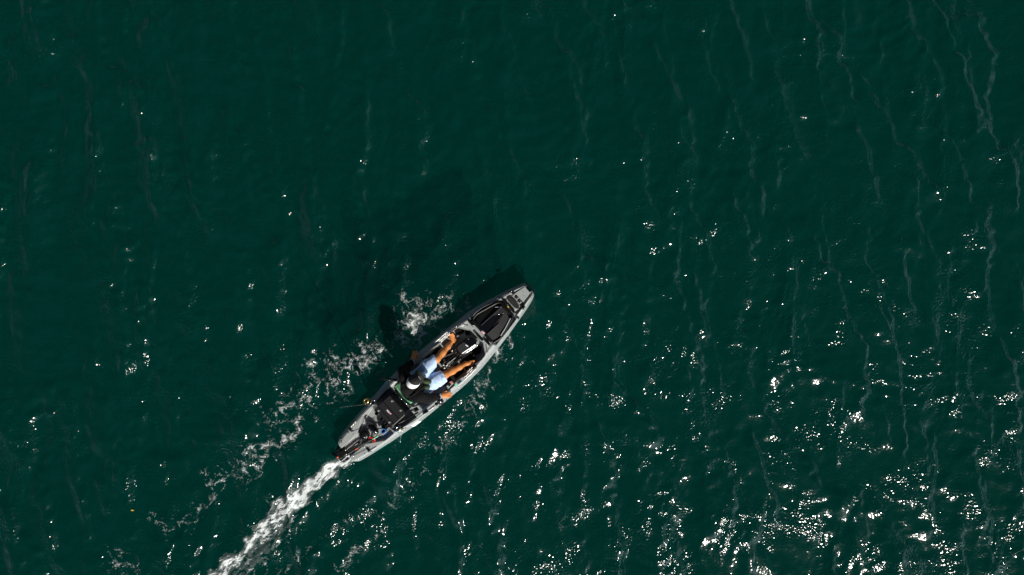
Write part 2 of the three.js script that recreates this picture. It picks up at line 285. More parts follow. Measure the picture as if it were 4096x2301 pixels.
function deck(u, v) {
  const p = look(PORT, u) - inset(u, 0), s = look(STBD, u) - inset(u, 1), e = Math.min(v + p, s - v), b = 0.278 + 0.055 * ss(0.9, 1.9, u) - 0.015 * ss(-1.2, -1.9, u);
  let y = b - 0.016 * (1 - ss(0, 0.03, e)) + 0.012 * Math.exp(-(((e - 0.045) / 0.022) ** 2)) * ss(-1.3, -1.1, u) * ss(1.5, 1.3, u);
  const to = (poly, depth, w) => { const q = sd(u, v, poly); if (q < 0) y = mix(y, depth, ss(0, w, -q)); };
  if (u > -0.65 && u < .85) to(COCKPIT, 0.105, 0.055);
  if (u < .85 && u > .1) y += 0.02 * ss(0.12, 0.02, Math.abs(u - 0.87)) * ss(0.3, 0.2, Math.abs(v));
  if (u < -.5 && u > -.85) to(BRIDGE, 0.13, 0.03);
  if (u < -.7 && u > -1.2) to(WELL, 0.12, 0.035);
  if (u < -1.13) { to(AFT, 0.205, 0.035); to(SLOT, 0.13, 0.02); if (Math.abs(v - .01) < 0.13 && u > -1.3) y = mix(y, 0.165, ss(-1.30, -1.18, u)); }
  if (u > .85) { to(BOWBAY, 0.20, 0.05); to(BOWTOP, 0.262, 0.028); to(PLATE, 0.315, 0.008); if (u > 1.45 && u < 1.66) { const q = Math.hypot((u - 1.55) / 1.2, (v - 0.02) * 0.75); y += 0.02 * ss(0.10, 0.085, q); } }
  to(SLIT, 0.12, 0.02); to(CUP, 0.17, 0.012); to(CUP2, 0.17, 0.012);
  if (u > 1.84) { const q = sd(u, v, NOTCH); if (q < 0) y = mix(y, -0.10, ss(0, 0.008, -q)); }
  return y;
}
const side = (u, t, star) => { // gunwale (t = 0) to the widest line just above the water (t = 1)
  const w = star ? look(STBD, u) : -look(PORT, u), g = w - (star ? 1 : -1) * inset(u, star);
  return [u, mix(deck(u, g), 0.10, t), mix(g, w, Math.pow(t, 0.8))];
};
const kayak = thing('kayak', 'long grey fishing kayak with a black front hatch, seen from above', 'kayak', [0, 0, 0.02]);
{
  const nu = 640, nv = 150, P = [], U = [], I = [], ua = -1.928, ub = 1.893;
  const row = (u, sink) => {
    const p = look(PORT, u), s = look(STBD, u), put = (y, v) => { P.push(u, sink ? -0.12 : y, v); U.push(u, v); };
    put(-0.13, 0.02); put(-0.12, -p + 0.06); put(0.02, -p + 0.018);
    for (const t of [1, 0.94, 0.5, 0.1, 0.04]) { const q = side(u, t, false); put(q[1], q[2]); }
    for (let j = 0; j <= nv; j++) { const v = mix(-p + inset(u, 0), s - inset(u, 1), j / nv); put(deck(u, v), v); }
    for (const t of [0.04, 0.1, 0.5, 0.94, 1]) { const q = side(u, t, true); put(q[1], q[2]); }
    put(0.02, s - 0.018); put(-0.12, s - 0.06); put(-0.13, 0.02);
  };
  row(ua, true); row(ua, false); for (let i = 0; i <= nu; i++) row(mix(ua, ub, i / nu), false); row(ub, false); row(ub, true);
  const w = nv + 1 + 16;
  for (let i = 0; i < nu + 4; i++) if (i !== 1 && i !== nu + 2) for (let j = 0; j < w - 1; j++) { const a = i * w + j, b = a + 1, c = a + w, d = c + 1; I.push(a, b, c, b, d, c); }
  const g = new THREE.BufferGeometry(); g.setAttribute('position', new THREE.Float32BufferAttribute(P, 3)); g.setAttribute('uv', new THREE.Float32BufferAttribute(U, 2)); g.setIndex(I); g.computeVertexNormals();
  add(kayak, 'hull', g, hullGrey);
}
{ // front hatch: tube rim, three facets of the lid, two glossy bars, studs
  const O = [[.905, -.20], [1.03, -.228], [1.345, -.155], [1.412, -.115], [1.42, .147], [1.372, .185], [1.09, .28], [1.02, .286], [.905, .255]];
  const hatch = add(kayak, 'front_hatch', slab(O.map(([u, v]) => [mix(1.15, u, .985), mix(.03, v, .985)]), 0.20, 0.285, 0.004), rubber);
  add(hatch, 'rim', tube(O.map(([u, v]) => [u, 0.315, v]), 0.021, 120, true, 0.12), blackPlastic);
  const facet = (pts) => { const g = new THREE.BufferGeometry(), A = [], T = []; for (let i = 1; i < pts.length - 1; i++) for (const k of [0, i, i + 1]) { A.push(...pts[k]); T.push(pts[k][0], pts[k][2]); } g.setAttribute('position', new THREE.Float32BufferAttribute(A, 3)); g.setAttribute('uv', new THREE.Float32BufferAttribute(T, 2)); g.computeVertexNormals(); return g; };
  add(hatch, 'lid_panel', facet([[.93, .345, -.06], [1.15, .35, -.058], [1.375, .34, -.055], [1.375, .34, .0], [1.16, .35, .10], [.93, .345, .10]].reverse()), gloss);
  add(hatch, 'lid_panel', facet([[.93, .352, -.062], [1.385, .345, -.055], [1.375, .325, -.095], [1.31, .308, -.13], [1.04, .300, -.20], [.93, .305, -.17]]), rubber);
  add(hatch, 'lid_panel', facet([[1.385, .345, -.054], [1.16, .352, -.058], [1.30, .348, .02], [1.38, .345, .03]].reverse()), speckled);
  add(hatch, 'lid_panel', facet([[.93, .352, .102], [.93, .318, .235], [1.02, .312, .26], [1.08, .314, .252], [1.34, .326, .16], [1.38, .345, .03], [1.16, .352, .098]]), speckled);
  add(hatch, 'grip_bar', bx(1.16, .362, -.058, .41, .014, .014, .005), gloss);
  add(hatch, 'grip_bar', bx(1.06, .362, .104, .25, .014, .014, .005), gloss);
  add(hatch, 'edge_trim', tube([[1.36, .338, .165], [1.20, .338, .225], [1.07, .336, .262]], 0.009, 10), greyPlastic);
  add(hatch, 'edge_trim', tube([[1.30, .335, -.12], [1.375, .345, -.058]], 0.006, 6), greyPlastic);
  for (const [u, v] of [[1.27, 0], [1.33, .028]]) add(hatch, 'stud', ball(u, .352, v, .008, .6), steel);
  add(hatch, 'rear_bar', bx(.905, .325, .025, .045, .05, .46, .014), blackPlastic);
  const c = document.createElement('canvas'); c.width = 95; c.height = 50; const x = c.getContext('2d');
  for (let i = 0; i < 13; i++) { x.fillStyle = i % 2 ? '#f2f0ee' : '#b8404a'; x.fillRect(0, i * 50 / 13, 95, 4); } x.fillStyle = '#2b2f55'; x.fillRect(0, 0, 38, 27); x.fillStyle = '#fff'; for (let i = 0; i < 5; i++) for (let j = 0; j < 6; j++) x.fillRect(3 + j * 6, 3 + i * 5, 2, 2);
  const ft = new THREE.CanvasTexture(c); ft.colorSpace = THREE.SRGBColorSpace;
  add(hatch, 'flag_sticker', new THREE.PlaneGeometry(.062, .034).rotateX(-Math.PI / 2).rotateY(-Math.PI / 2).translate(.905, .3535, .045), mat([1, 1, 1], 0.5, { map: ft }), 'small striped flag sticker on the hatch rear bar');
  for (const [u, v, t] of [[.862, -.19, 0], [.85, .20, 0], [1.47, -.068, .1], [1.472, .09, -.1]]) { const h = add(kayak, 'hatch_latch', [bx(u, .315, v, .040, .05, .115, .018, t), rod([u, .325, v - .05], [u, .345, v - .05], .018), rod([u, .325, v + .05], [u, .345, v + .05], .018)], blackPlastic); add(h, 'bolt', ball(u, .347, v + .045, .007), steel); }
  add(kayak, 'latch_tab', bx(1.475, .305, -.10, .018, .012, .045), yellow, 'yellow latch tab'); add(kayak, 'latch_tab', bx(1.455, .318, .012, .022, .02, .035), yellow, 'yellow latch tab');
}
{ // bow fittings
  add(kayak, 'oval_hatch_lid', slab([[1.512, -.05], [1.525, -.085], [1.55, -.10], [1.578, -.09], [1.60, -.03], [1.605, .05], [1.592, .11], [1.565, .14], [1.535, .13], [1.515, .08]], .285, .322, .008), speckled);
  const strap = add(kayak, 'bow_strap', tube([[1.655, .30, -.12], [1.648, .312, -.06], [1.64, .315, .02], [1.632, .312, .10], [1.625, .30, .155]], 0.012, 20), blackMatte);
  for (let i = 0; i < 7; i++) add(strap, 'strap_loop', bx(1.655 - i * .0045, .318, -.10 + i * .038, .052, .016, .020, .005), i % 2 ? greyPlastic : blackPlastic);
  for (const [u, v] of [[1.632, -.137], [1.62, .178]]) { const b = add(kayak, 'strap_bracket', bx(u, .345, v, .07, .022, .034, .009, v < 0 ? -.2 : .2), blackPlastic); add(b, 'screw', ball(u - .02, .357, v, .007), steel); add(b, 'screw', ball(u + .02, .357, v, .007), steel); }
  add(kayak, 'bow_handle', tube([[1.868, .30, -.055], [1.91, .315, -.03], [1.935, .318, .03], [1.92, .315, .085], [1.885, .30, .115]], 0.010, 24), blackMatte);
  for (const [u, v] of [[1.78, -.01], [1.745, .045]]) add(kayak, 'drain_hole', ball(u, .316, v, .006, .35), blackMatte);
  for (const [u, v, r] of [[1.452, -.19, 0], [1.455, .24, 0]]) add(kayak, 'ridge_cap', slab([[u - .014, v - .022], [u + .012, v - .012], [u + .012, v + .016], [u - .014, v + .022]], .28, .33, .005), blackPlastic);
  add(kayak, 'grip_plate', [bx(.895 - .035, .298, -.01, .045, .018, .29, .006, .02)], greyPlastic);
}
// silver gear tracks on the gunwales: rail, dark slot, end cap
function track(u0, v0, u1, v1, y, w = .018) {
  const L = Math.hypot(u1 - u0, v1 - v0), a = -Math.atan2(v1 - v0, u1 - u0), u = (u0 + u1) / 2, v = (v0 + v1) / 2, t = add(kayak, 'gear_track', bx(u, y, v, L, .014, w, .003, a), silver);
  add(t, 'slot', bx(u, y + .0065, v, L * .94, .004, w * .26, .001, a), blackMatte); return t;
}
track(.744, -.285, .80, -.185, .287, .022); track(.812, .21, .745, .325, .287, .022);
track(.13, -.345, .50, -.336, .292, .020); track(.17, -.318, .67, -.300, .290, .018); track(.29, -.288, .50, -.284, .282, .018); track(.19, .392, .43, .382, .292, .020); track(.20, .365, .40, .357, .288, .016); track(.30, .335, .46, .328, .275, .014);
track(-1.60, -.242, -1.485, -.255, .272, .016); track(-1.605, .232, -1.50, .252, .272, .016); track(-.57, .368, -.41, .392, .292, .016); track(-.50, -.345, -.36, -.352, .292, .016);
for (const [u, v] of [[-1.696, -.215], [-1.65, -.125], [-1.845, -.205], [-1.859, .205], [-1.717, .215], [-1.865, .115], [-1.652, .122], [-.35, .40], [-.63, .372], [.05, .415], [.56, .385], [-.60, -.345]]) add(kayak, 'screw', ball(u, deck(u, v) + .002, v, .009, .5), steel);
for (const s of [[-1.625, -.225], [-1.63, .205]]) { const c = add(kayak, 'cleat', [bx(s[0], .285, s[1], .03, .02, .06, .008), rod([s[0] - .01, .29, s[1] - .04], [s[0] + .02, .295, s[1] + .05], .007)], blackPlastic); add(c, 'pin', ball(s[0] - .02, .292, s[1] + .03, .012), steel); }
{ // thin lines across the stern deck and along the gunwale
  add(kayak, 'deck_line', tube([[-1.66, .275, -.23], [-1.80, .273, -.20], [-1.88, .27, -.15]], .003, 12), blackMatte); add(kayak, 'deck_line', tube([[-1.52, .245, .17], [-1.62, .275, .18], [-1.86, .273, .12]], .003, 12), blackMatte);
  add(kayak, 'deck_line', tube([[-.32, .296, .385], [-.60, .294, .365], [-.80, .292, .345], [-1.02, .285, .30]], .0035, 24), blackMatte); add(kayak, 'deck_line', tube([[-1.17, .25, -.23], [-1.36, .245, -.175], [-1.62, .215, -.05]], .003, 16), white);
  add(kayak, 'deck_line', tube([[-.34, .29, -.37], [-.26, .30, -.43], [-.14, .33, -.45], [-.06, .30, -.40]], .005, 18), blackMatte);
}
{ // cockpit floor pads and painted floor shade, with pale ribs between, hand rails, foot rests
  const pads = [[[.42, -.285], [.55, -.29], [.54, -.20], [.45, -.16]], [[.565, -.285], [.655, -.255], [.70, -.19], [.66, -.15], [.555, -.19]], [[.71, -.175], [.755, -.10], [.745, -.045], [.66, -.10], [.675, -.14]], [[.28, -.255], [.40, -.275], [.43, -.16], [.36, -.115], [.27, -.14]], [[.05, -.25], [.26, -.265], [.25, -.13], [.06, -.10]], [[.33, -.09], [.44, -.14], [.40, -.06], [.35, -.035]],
    [[.55, .15], [.70, .145], [.72, .20], [.64, .26], [.56, .24]], [[.30, .14], [.52, .16], [.54, .27], [.46, .32], [.30, .315]], [[.08, .12], [.27, .135], [.27, .315], [.08, .31]], [[.15, -.095], [.30, -.09], [.31, -.02], [.15, -.03]], [[.06, -.08], [.13, -.09], [.13, .10], [.06, .09]], [[-.12, -.28], [.03, -.285], [.03, .32], [-.12, .31]], [[.15, .085], [.38, .10], [.36, .125], [.15, .115]]];  // middle pads added as dark colour for the shade under the legs
  for (const p of pads) add(kayak, 'floor_pad_shade', slab(p, .10, .118, .004), pad);
  add(kayak, 'foot_post', [rod([.555, .10, -.165], [.555, .15, -.165], .022), ball(.555, .15, -.165, .026, .6)], greyPlastic); add(kayak, 'foot_post', [rod([.545, .10, .205], [.545, .15, .205], .026), ball(.545, .15, .205, .03, .6)], blackPlastic);
  const rail = (pts) => add(kayak, 'hand_rail', tube(pts, .013, 20), blackPlastic); rail([[.42, .25, -.298], [.52, .285, -.296], [.64, .285, -.290], [.69, .25, -.285]]); rail([[.30, .25, .318], [.42, .285, .322], [.58, .285, .335], [.68, .25, .345]]);
  add(kayak, 'rail_knob', lathe([[0, 0], [.03, 0], [.032, .012], [.026, .03], [0, .032]], .45, .285, .352), blackPlastic);
  add(kayak, 'rudder_rod', rod([.10, .16, -.10], [.33, .15, -.025], .010), silver);
}
{ // raised black console amidships and its rails
  const co = add(kayak, 'console', slab([[.40, -.045], [.455, -.088], [.65, -.062], [.72, 0], [.732, .085], [.68, .118], [.43, .08], [.39, .04]], .11, .255, .014), gloss);
  add(co, 'lid', slab([[.425, -.03], [.47, -.062], [.58, -.045], [.60, .06], [.56, .085], [.445, .06], [.418, .035]], .252, .262, .004), mat([0.018, 0.020, 0.024], .5, { map: blotch }));
  add(co, 'label_plate', bx(.575, .264, .03, .017, .006, .046, .003, .25), white, 'white label plate'); add(co, 'bracket', [bx(.76, .22, -.015, .05, .09, .15, .016), bx(.735, .25, .07, .03, .03, .04, .008)], blackPlastic);
  add(co, 'side_rail', tube([[.70, .235, .135], [.56, .245, .115], [.45, .24, .098], [.37, .20, .085]], .008, 20), steel);
  for (const [u, v] of [[.66, .127], [.61, .122], [.545, .112], [.66, -.03]]) add(co, 'bolt', ball(u, .252, v, .008), steel);
  for (const v of [-.005, .035, .073]) add(kayak, 'floor_rail', tube([[.40, .16, v], [.30, .155, v - .002], [.06, .15, v - .006]], .012, 16), blackPlastic);
  for (const [u, v] of [[.09, .015], [.07, .055], [.12, .05], [.34, -.06]]) add(kayak, 'clip', bx(u, .17, v, .03, .012, .014, .003), silver);
}
{ // stickers that follow the hull's flank
  const decal = (name, label, u0, u1, t0, t1, star, draw) => {
    const c = document.createElement('canvas'); c.width = 320; c.height = 90; draw(c.getContext('2d'));
    const t = new THREE.CanvasTexture(c); t.colorSpace = THREE.SRGBColorSpace;
    const g = new THREE.PlaneGeometry(1, 1, 12, 2), p = g.attributes.position, n = star ? 1 : -1;
    for (let i = 0; i < p.count; i++) { const a = p.getX(i) + .5, b = .5 - p.getY(i), q = side(mix(u0, u1, star ? a : 1 - a), mix(t0, t1, b), star); p.setXYZ(i, q[0], q[1] + .002, q[2] + n * .005); }
    g.computeVertexNormals(); add(kayak, name, g, mat([1, 1, 1], .5, { map: t }), label);
  };
  decal('sticker', 'white sticker with small red and blue print on the starboard flank', -.905, -.765, .05, .95, true, (x) => { x.fillStyle = '#fbfbf8'; x.fillRect(0, 0, 320, 90); x.fillStyle = '#4f8fd0'; x.fillRect(228, 34, 44, 14); x.fillRect(248, 48, 20, 12); x.fillStyle = '#9cc8e6'; x.fillRect(126, 56, 84, 8); x.fillRect(118, 66, 40, 7); x.fillStyle = '#e08a80'; x.fillRect(70, 66, 36, 9); });
  decal('sticker', 'blue and white sticker on the shaded port flank', -.89, -.725, .25, .85, false, (x) => { x.fillStyle = '#eef4f8'; x.fillRect(0, 0, 320, 90); x.fillStyle = '#1c67c0'; x.fillRect(110, 10, 200, 70); x.fillStyle = '#6f7f98'; x.fillRect(14, 12, 88, 52); x.fillStyle = '#d5e6f2'; x.fillRect(120, 40, 170, 8); x.fillRect(150, 22, 90, 6); x.fillRect(26, 30, 60, 6); x.fillRect(26, 44, 52, 6); });
}
{ // port side mount, cup rims, rod holder and starboard winch
  const m = add(kayak, 'side_mount', [rod([-.58, .30, -.30], [-.68, .32, -.42], .022, .016), bx(-.72, .325, -.46, .10, .03, .035, .012, -.9)], blackPlastic); add(m, 'light', ball(-.655, .345, -.375, .008), mint);
  add(kayak, 'cup_liner', slab([[-.695, .197], [-.637, .21], [-.64, .262], [-.70, .25]], .165, .20, .01), blackMatte);
  add(kayak, 'rod_holder', [bx(-.585, .30, .362, .08, .03, .03, .008, -.15), rod([-.60, .30, .36], [-.54, .33, .372], .016)], blackPlastic);
  add(kayak, 'winch', [lathe([[0, 0], [.036, 0], [.036, .02], [.02, .035], [0, .036]], -.30, .285, .395), ring(-.30, .30, .395, .045, .006)], blackPlastic); add(kayak, 'winch_cap', lathe([[0, 0], [.018, 0], [.016, .012], [0, .014]], -.30, .32, .395), steel); add(kayak, 'oval_port', lathe([[0, 0], [.026, 0], [.026, .006], [0, .008]], -.375, .284, .382), blackMatte);
  add(kayak, 'bungee', tube([[-.20, .30, .43], [-.24, .31, .455], [-.31, .305, .46], [-.37, .298, .43]], .006, 16), blackMatte);
}

// ---------------------------------------------------------------- things carried on the kayak
const cable = (t, pts, r = .005, m = blackMatte, n = 28, label) => add(t, 'cable', tube(pts, r, n), m, label);
{ // folding frame seat
  const t = thing('seat', 'black frame seat with a mint green camouflage backrest behind the person', 'seat', [-.40, .12, -.03]);
  const c = document.createElement('canvas'); c.width = c.height = 256; const x = c.getContext('2d'); x.fillStyle = '#8fd3a4'; x.fillRect(0, 0, 256, 256); const r = rng(8);
  for (let i = 0; i < 40; i++) { x.fillStyle = ['#15201a', '#6db585', '#0e1512', '#b9e6c4'][i % 4]; x.beginPath(); const a = r() * 256, b = r() * 256; for (let k = 0; k < 7; k++) { const q = k * .9, R = 12 + r() * 34; x.lineTo(a + Math.cos(q) * R, b + Math.sin(q) * R * .6); } x.fill(); }
  const ct = new THREE.CanvasTexture(c); ct.colorSpace = THREE.SRGBColorSpace;
  const curve = new THREE.CatmullRomCurve3(P3([[-.545, 0, -.25], [-.575, 0, -.12], [-.578, 0, .0], [-.535, 0, .11]])), g = new THREE.BoxGeometry(1, 1, 1, 24, 6, 1), p = g.attributes.position;
  for (let i = 0; i < p.count; i++) { const a = p.getX(i) + .5, b = p.getY(i) + .5, q = curve.getPoint(a); p.setXYZ(i, q.x - b * .06 + p.getZ(i) * .04, .33 + b * .22, q.z + p.getZ(i) * .01); }
  g.computeVertexNormals(); add(t, 'backrest', g, mat([.8, .9, .8], .85, { map: ct }), 'mint green backrest with dark camouflage patches');
  add(t, 'cushion', slab([[-.54, -.23], [-.18, -.23], [-.13, -.17], [-.13, .13], [-.18, .19], [-.54, .19]], .22, .285, .02), blackMatte);
  add(t, 'frame', tube([[-.52, .16, -.25], [-.57, .36, -.26], [-.625, .55, -.23], [-.645, .58, -.08], [-.64, .57, .05], [-.615, .53, .155], [-.55, .36, .20], [-.50, .17, .20]], .013, 60), blackPlastic);
  add(t, 'frame', tube([[-.53, .20, -.235], [-.15, .20, -.235]], .012, 8), blackPlastic); add(t, 'frame', tube([[-.53, .20, .195], [-.15, .20, .195]], .012, 8), blackPlastic);
  for (const [u, v] of [[-.52, -.24], [-.18, -.235], [-.52, .2], [-.18, .195]]) add(t, 'leg', rod([u, .10, v], [u, .21, v], .013), blackPlastic);
  add(t, 'strap', tube([[-.60, .50, .04], [-.57, .585, .045], [-.53, .56, .05]], .014, 12), blackMatte); for (const [u, v] of [[-.655, -.06], [-.648, .04]]) add(t, 'buckle', bx(u, .585, v, .025, .02, .05, .006), steel);
}
{ // gear crate
  const t = thing('gear_crate', 'black fabric gear crate in the rear well with a small white and red logo', 'crate', [-.92, .12, -.015]);
  const fib = tile(64, 91), weave = texture(512, (u, v) => { const k = 0.55 + 0.45 * ss(-.4, .5, fib(u * .12, v) + .5 * fib(u * .5 + .3, v * 2)); return [k, k, k]; }, false); weave.repeat.set(6, 6);
  const fab = mat([.021, .021, .024], .9, { specularIntensity: .3,  map: weave });
  add(t, 'body', bx(-.918, .31, -.015, .30, .38, .36, .012), fab);
  for (const [a, b] of [[-1.068, -1.012], [-1.004, -.905], [-.897, -.768]]) add(t, 'lid_panel', bx((a + b) / 2, .506, -.015, b - a, .026, .368, .006), fab);
  add(t, 'edge_strip', bx(-.925, .518, .172, .26, .008, .012, .003), mat([.3, .29, .26], .7, { map: blotch })); for (const [u, v] of [[-.80, -.11], [-.80, .08], [-1.045, .10], [-1.05, -.14]]) add(t, 'buckle', [bx(u, .522, v, .022, .010, .026, .003), bx(u + .02, .521, v + .01, .012, .008, .012, .003)], greyPlastic);
  const c = document.createElement('canvas'); c.width = 128; c.height = 40; const x = c.getContext('2d'); x.fillStyle = '#131314'; x.fillRect(0, 0, 128, 40); x.strokeStyle = '#f4f4f8'; x.lineWidth = 9; x.beginPath(); x.moveTo(6, 8); x.lineTo(16, 22); x.lineTo(12, 36); x.moveTo(28, 6); x.lineTo(18, 20); x.moveTo(30, 34); x.lineTo(40, 8); x.lineTo(50, 34); x.moveTo(60, 6); x.lineTo(60, 34); x.moveTo(74, 6); x.lineTo(62, 20); x.lineTo(74, 34); x.stroke(); x.fillStyle = '#f07a68'; x.fillRect(84, 4, 28, 32); x.fillStyle = '#f3e3f0'; x.fillRect(104, 4, 20, 16); x.fillStyle = '#27407c'; x.fillRect(104, 20, 20, 16);
  const lt = new THREE.CanvasTexture(c); lt.colorSpace = THREE.SRGBColorSpace;
  add(t, 'logo', new THREE.PlaneGeometry(.098, .028).rotateX(-Math.PI / 2).rotateY(-Math.PI / 2).translate(-.945, .5212, -.02), mat([1, 1, 1], .6, { map: lt }), 'small white and red woven logo');
  for (const v of [-.13, -.02, .09]) { const h = add(t, 'rod_tube', lathe([[.0, 0], [.028, 0], [.028, .32], [.022, .32], [.020, .05], [0, .05]], -1.105, .16, v), blackPlastic); add(h, 'tube_rim', ring(-1.105, .48, v, .025, .006), blackPlastic); }
  add(t, 'tube_bar', bx(-1.098, .36, -.02, .03, .03, .32, .008), blackPlastic);
}
function reel(t, u, y, v, s, spool, body) {
  const r = add(t, 'reel', [lathe([[0, 0], [.016, 0], [.022, .012], [.024, .03], [.020, .04], [0, .042]].map(([a, b]) => [a * s, b * s]), u, y - .045 * s, v), bx(u + .02 * s, y - .04 * s, v + .03 * s, .025 * s, .05 * s, .05 * s, .008)], body);
  add(r, 'spool', lathe([[.012, .0], [.034, .0], [.036, .008], [.028, .012], [.028, .03], [.037, .034], [.035, .044], [.018, .046], [.016, .036], [0, .036]].map(([a, b]) => [a * s, b * s]), u, y, v, 36), spool);
  add(r, 'drag_knob', lathe([[0, 0], [.014, 0], [.014, .012], [0, .014]].map(([a, b]) => [a * s, b * s]), u, y + .036 * s, v), blackPlastic); add(r, 'bail', ring(u + .008 * s, y + .02 * s, v + .022 * s, .046 * s, .0025 * s), steel);
  add(r, 'handle', [rod([u + .03 * s, y - .03 * s, v + .03 * s], [u + .07 * s, y - .02 * s, v + .07 * s], .004 * s), ball(u + .07 * s, y - .02 * s, v + .07 * s, .012 * s)], steel);
  return r;
}
function rodThing(label, a, b, reelAt, spool, body, guides) {
  const t = thing('fishing_rod', label, 'fishing rod', a, 'fishing rods carried at the stern'), A = V(...a), B = V(...b), at = (k) => A.clone().lerp(B, k).toArray();
  add(t, 'handle', rod(at(0), at(.16), .013, .011), blackMatte); add(t, 'blank', rod(at(.16), at(1), .007, .0025), mat([.035, .026, .016], .35));
  for (let i = 0; i < guides; i++) { const p = at(.28 + .72 * i / (guides - .5)); const g = new THREE.TorusGeometry(.0075 * (1.2 - i / guides * .7), .0013, 6, 14); g.lookAt(B.clone().sub(A)); add(t, 'line_guide', g.translate(p[0] + .004, p[1], p[2] + .008), steel); }
  reel(t, ...reelAt, 1.15, spool, body); return t;
}
{
  const t1 = rodThing('fishing rod with a round gold reel leaning out over the port side', [-1.10, .26, -.285], [-.96, 2.15, -.51], [-1.065, .56, -.375], brass, blackPlastic, 9);
  add(t1, 'rod_socket', rod([-1.105, .20, -.275], [-1.09, .40, -.302], .022, .024), blackPlastic); add(t1, 'reel_arm', tube([[-1.09, .40, -.302], [-1.075, .47, -.33], [-1.065, .52, -.36]], .011, 10), blackPlastic);
  const t2 = rodThing('fishing rod with a silver reel lying aft along the starboard side over the motor', [-.66, .33, .285], [-2.08, .56, -.02], [-1.03, .40, .262], steel, blackPlastic, 8);
  add(t2, 'grip_tape', rod([-1.33, .4385, .141], [-1.42, .453, .122], .010, .009), mint, 'pale green tape on the rod'); add(t2, 'tip_tape', rod([-1.66, .4925, .071], [-1.71, .5, .060], .008, .007), orange, 'orange tape on the rod'); add(t2, 'reel_crank', tube([[-1.0, .42, .29], [-.985, .43, .305], [-.995, .425, .33]], .007, 10), brass);
}
{ // motor hung on the stern
  const t = thing('boat_motor', 'small black electric motor with red hub on the kayak stern', 'motor', [-1.9, .12, -.01]);
  const crinkle = texture(256, (() => { const a = tile(9, 33), b = tile(21, 34); return (u, v) => { const k = .18 + .82 * ss(-.12, .22, a(u, v) + .5 * b(u, v)); return [k, k, k]; }; })(), false); crinkle.repeat.set(6, 6);
  add(t, 'tray', bx(-1.80, .19, -.045, .34, .02, .09, .004, .05), mat([.62, .61, .60], .4, { map: crinkle, bumpMap: crinkle, bumpScale: .004 }), 'mottled silver tray');
  add(t, 'bracket_rail', rod([-1.66, .235, -.085], [-2.03, .20, -.105], .006), silver); add(t, 'bracket_rail', rod([-1.62, .25, .085], [-2.07, .20, .055], .008), silver); add(t, 'bracket_rail', rod([-1.70, .22, .02], [-2.05, .20, -.01], .005), silver);
  const b = add(t, 'housing', [bx(-1.995, .17, -.02, .14, .13, .155, .015), bx(-1.95, .24, -.02, .08, .05, .10, .012)], blackPlastic); for (const [u, v] of [[-1.935, .025], [-1.955, .045], [-1.90, -.03]]) add(b, 'bolt', ball(u, .262, v, .012), silver);
  for (const v of [-.125, .09]) add(t, 'side_roller', lathe([[0, -.025], [.018, -.025], [.02, 0], [.018, .025], [0, .025]], 0, 0, 0, 14).rotateZ(Math.PI / 2).rotateY(.3).translate(-2.01, .15, v), blackMatte);
  add(t, 'shaft', rod([-2.02, .12, -.025], [-2.10, .075, -.03], .026, .022), blackPlastic);
  const h = add(t, 'propeller', rod([-2.09, .08, -.03], [-2.135, .06, -.032], .024, .018), blackPlastic);
  const blade = (s) => { const sh = new THREE.Shape(); sh.moveTo(0, -.012); sh.bezierCurveTo(.04, -.04, .10, -.035, .125, 0); sh.bezierCurveTo(.10, .03, .04, .03, 0, .012); const g = new THREE.ExtrudeGeometry(sh, { depth: .006, bevelEnabled: true, bevelSize: .002, bevelThickness: .002, bevelSegments: 1 }); return g.rotateX(-Math.PI / 2 + .45).rotateY(s).translate(-2.115, .075, -.03); };
  add(h, 'blade', blade(-Math.PI / 2 + .12), gloss); add(h, 'blade', blade(Math.PI / 2 + .35), gloss);
  add(h, 'hub', ball(-2.125, .092, -.03, .017), orange, 'red propeller hub');
  add(t, 'motor_head', [lathe([[0, 0], [.074, 0], [.080, .02], [.078, .085], [.064, .105], [.03, .112], [0, .113]], -1.525, .205, -.012, 40)], blackPlastic); add(t, 'head_button', lathe([[0, 0], [.012, 0], [.010, .008], [0, .009]], -1.535, .317, .012), steel);
  add(t, 'tiller', tube([[-1.58, .26, .03], [-1.66, .27, .04], [-1.80, .26, .02], [-1.95, .24, -.01]], .014, 20), blackPlastic); add(t, 'steering_link', tube([[-1.55, .28, .05], [-1.50, .32, .08], [-1.62, .30, .09], [-1.75, .25, .09]], .010, 20), blackMatte);
  cable(t, [[-1.25, .26, .10], [-1.33, .30, .03], [-1.40, .30, -.04], [-1.50, .25, .02]], .008); cable(t, [[-1.22, .24, .12], [-1.30, .28, .07], [-1.38, .25, .12], [-1.46, .24, .13]], .005); cable(t, [[-1.44, .22, .05], [-1.47, .215, .12], [-1.42, .215, .16]], .006); cable(t, [[-1.18, .24, .06], [-1.22, .32, .10], [-1.25, .26, .13]], .007);
  add(t, 'clamp', [bx(-1.20, .25, .115, .10, .07, .09, .015), rod([-1.20, .28, .115], [-1.30, .31, .145], .018)], blackMatte);
}
{
  const t = thing('kill_switch_lanyard', 'bright red curved lanyard loop beside the round black motor head', 'lanyard', [-1.48, .23, .10]);
  add(t, 'loop', tube([[-1.515, .27, .055], [-1.49, .315, .065], [-1.455, .33, .095], [-1.435, .33, .135], [-1.45, .31, .165], [-1.485, .285, .155]], .0095, 36), red); add(t, 'clip', bx(-1.49, .275, .15, .02, .016, .016, .004), red); add(t, 'cord', tube([[-1.515, .27, .055], [-1.50, .235, .09], [-1.47, .215, .12]], .004, 12), blackMatte);
}
